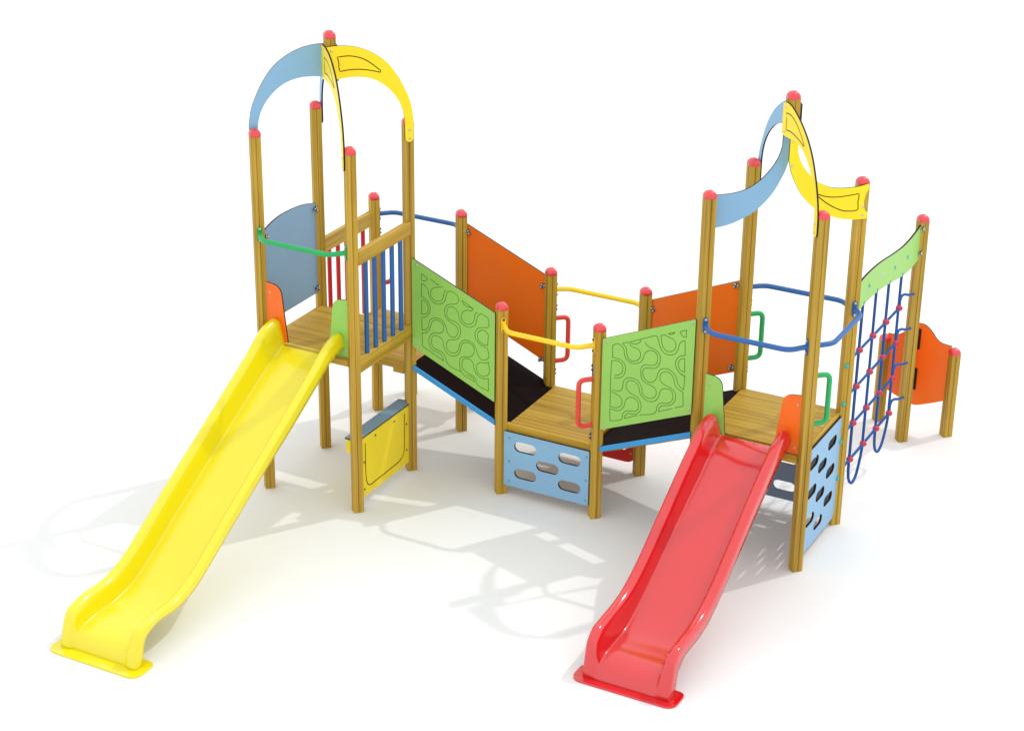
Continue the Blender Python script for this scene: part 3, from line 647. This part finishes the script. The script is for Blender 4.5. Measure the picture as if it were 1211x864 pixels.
# ------------------------------------------------------------------ orange board between the two low posts
half = [(0.0,1.165),(0.045,1.157),(0.09,1.128),(0.135,1.082),(0.175,1.032),(0.215,1.003),(0.27,0.990),(0.33,0.988)]
top = catmull(half, 4)
cx = 5.010
out = [(cx+u, z) for u, z in top]+[(cx+0.33,0.388)]+catmull([(cx+0.30,0.372),(cx+0.14,0.305),(cx,0.262),(cx-0.14,0.305),(cx-0.30,0.372)], 4)+[(cx-0.33,0.388)]+[(cx-u, z) for u, z in top[::-1]]
ob = board('game_board', out, [], (0,4.3012,0), X_, Z_, 'orange_sheet', 'orange wavy board between the two low posts at the right')
m_ = MB(); m_.sheet([(4.02,0.44),(4.289,0.44),(4.289,1.10),(4.02,1.10)], [], (4.9885,0,0), Y_, Z_, 0.012)
build('joining_board', m_, ['orange_sheet', 'core'], ob)
for z0, z1_ in ((0.885,1.105),(0.437,0.672)):
    m_ = MB(); m_.box((4.994,4.284,z0),(5.020,4.318,z1_)); build('joining_tab', m_, 'core', ob)

# ------------------------------------------------------------------ slides
def slide(name, cx, y_front, bed, rim, skirt, mat, label, fl):
    N_ = 6
    B = np.array(catmull(bed, N_)); R_ = np.array(catmull(rim, N_)); K = np.array(catmull(skirt, N_))
    lanes = []
    def mixp(a, b_, t): return a*(1-t)+b_*t
    dn = np.array([0, -1.0])
    lanes.append((0.392, K)); lanes.append((0.392, mixp(K, R_, 0.35))); lanes.append((0.390, mixp(K, R_, 0.72)))
    lanes.append((0.384, mixp(K, R_, 0.90))); lanes.append((0.368, mixp(K, R_, 0.975))); lanes.append((0.343, R_+0.0))
    lanes.append((0.316, mixp(B, R_, 0.955))); lanes.append((0.298, mixp(B, R_, 0.84))); lanes.append((0.284, mixp(B, R_, 0.5)))
    lanes.append((0.262, mixp(B, R_, 0.08))); lanes.append((0.257, mixp(B, R_, 0.02))); lanes.append((0.249, B)); lanes.append((0.236, B)); lanes.append((0.12, B))
    allL = [(-x, c) for x, c in lanes]+[(0.0, B)]+[(x, c) for x, c in lanes[::-1]]
    n = len(B); v = []; f = []; W_ = len(allL)
    for i in range(n):
        for x, c in allL: v.append((cx+x, y_front-c[i][0], c[i][1]))
    for i in range(n-1):
        for j in range(W_-1): f.append((i*W_+j, (i+1)*W_+j, (i+1)*W_+j+1, i*W_+j+1))
    m_ = MB(); m_.add(v, f, 0, True)
    ob = build(name, m_, mat, ROOT, label=label)
    so = ob.modifiers.new('thickness', 'SOLIDIFY'); so.thickness = 0.012; so.offset = -1
    d0, d1 = fl
    o2 = round_poly([(-0.462,y_front-d1),(0.462,y_front-d1),(0.462,y_front-d0),(-0.462,y_front-d0)], [0.10,0.10,0.07,0.07], 8)
    m_ = MB(); m_.sheet([(cx+a, c) for a, c in o2], [], (0,0,0.010), X_, Y_, 0.018, 0, 0)
    e = build('foot_flange', m_, mat, ob)
    bv = e.modifiers.new('edge', 'BEVEL'); bv.width = 0.005; bv.segments = 2
    return ob
slide('slide', 4.5, Y1,
  [(0.03,1.172),(0.11,1.168),(0.26,1.122),(0.5,0.995),(0.8,0.83),(1.2,0.60),(1.6,0.375),(1.82,0.272),(2.0,0.216),(2.2,0.198),(2.36,0.185),(2.44,0.15),(2.485,0.085),(2.51,0.016)],
  [(0.035,1.31),(0.07,1.375),(0.22,1.378),(0.5,1.243),(0.8,1.056),(1.2,0.795),(1.6,0.555),(1.8,0.472),(1.96,0.438),(2.2,0.418),(2.36,0.395),(2.44,0.335),(2.485,0.2),(2.515,0.016)],
  [(0.055,1.25),(0.11,1.222),(0.28,1.16),(0.52,1.045),(0.83,0.87),(1.2,0.65),(1.58,0.425),(1.75,0.345),(1.92,0.308),(2.15,0.297),(2.28,0.275),(2.35,0.215),(2.385,0.10),(2.41,0.016)],
  'red_plastic', 'glossy red slide on the right tower', (2.33, 2.585))
slide('slide', 0.505, 0.0,
  [(-0.03,1.552),(0.04,1.548),(0.175,1.502),(0.45,1.365),(0.8,1.165),(1.3,0.875),(1.8,0.585),(2.15,0.375),(2.4,0.25),(2.65,0.2),(3.04,0.18),(3.14,0.15),(3.19,0.09),(3.215,0.016)],
  [(-0.03,1.69),(0.01,1.79),(0.16,1.787),(0.45,1.612),(0.8,1.40),(1.3,1.10),(1.8,0.803),(2.15,0.582),(2.38,0.452),(2.6,0.378),(3.0,0.356),(3.13,0.315),(3.2,0.19),(3.245,0.016)],
  [(-0.01,1.66),(0.05,1.652),(0.2,1.612),(0.48,1.45),(0.83,1.245),(1.33,0.97),(1.82,0.682),(2.16,0.48),(2.4,0.352),(2.6,0.3),(2.98,0.288),(3.08,0.235),(3.125,0.10),(3.15,0.016)],
  'yellow_plastic', 'long yellow slide on the left tower', (3.06, 3.33))

# ------------------------------------------------------------------ light
w = bpy.data.worlds.new('World'); scene.world = w; w.use_nodes = True
bg = w.node_tree.nodes['Background']; bg.inputs['Color'].default_value = (0.97, 1.0, 1.015, 1); bg.inputs['Strength'].default_value = 1.26
sd = bpy.data.lights.new('sun', 'SUN'); sd.energy = 0.85; sd.angle = math.radians(0.9); sd.color = (1.0, 0.98, 0.94)
so = bpy.data.objects.new('sun', sd); COL.objects.link(so)
so.rotation_euler = Vector((0.40, 0.60, 1.0)).to_track_quat('Z', 'Y').to_euler()
so.location = (8, 12, 20)

# ------------------------------------------------------------------ camera
cam = bpy.data.cameras.new('camera'); co = bpy.data.objects.new('camera', cam); COL.objects.link(co)
yaw, pit, roll = -0.4866785, 0.4257704, 0.0118212
fw = Vector((math.cos(pit)*math.sin(yaw), math.cos(pit)*math.cos(yaw), -math.sin(pit)))
rt = Vector((math.cos(yaw), -math.sin(yaw), 0)); up = rt.cross(fw)
r2 = rt*math.cos(roll)+up*math.sin(roll); u2 = up*math.cos(roll)-rt*math.sin(roll)
mt = Matrix((r2, u2, -fw)).transposed().to_4x4(); mt.translation = Vector((10.1055, -14.13485, 9.11634))
co.matrix_world = mt
cam.sensor_width = 36; cam.lens = 36*2383.8037/1211; cam.clip_end = 2000; cam.clip_start = 0.1
scene.camera = co
scene.view_settings.view_transform = 'Standard'; scene.view_settings.look = 'None'
scene.view_settings.exposure = 0.0; scene.view_settings.gamma = 1.0
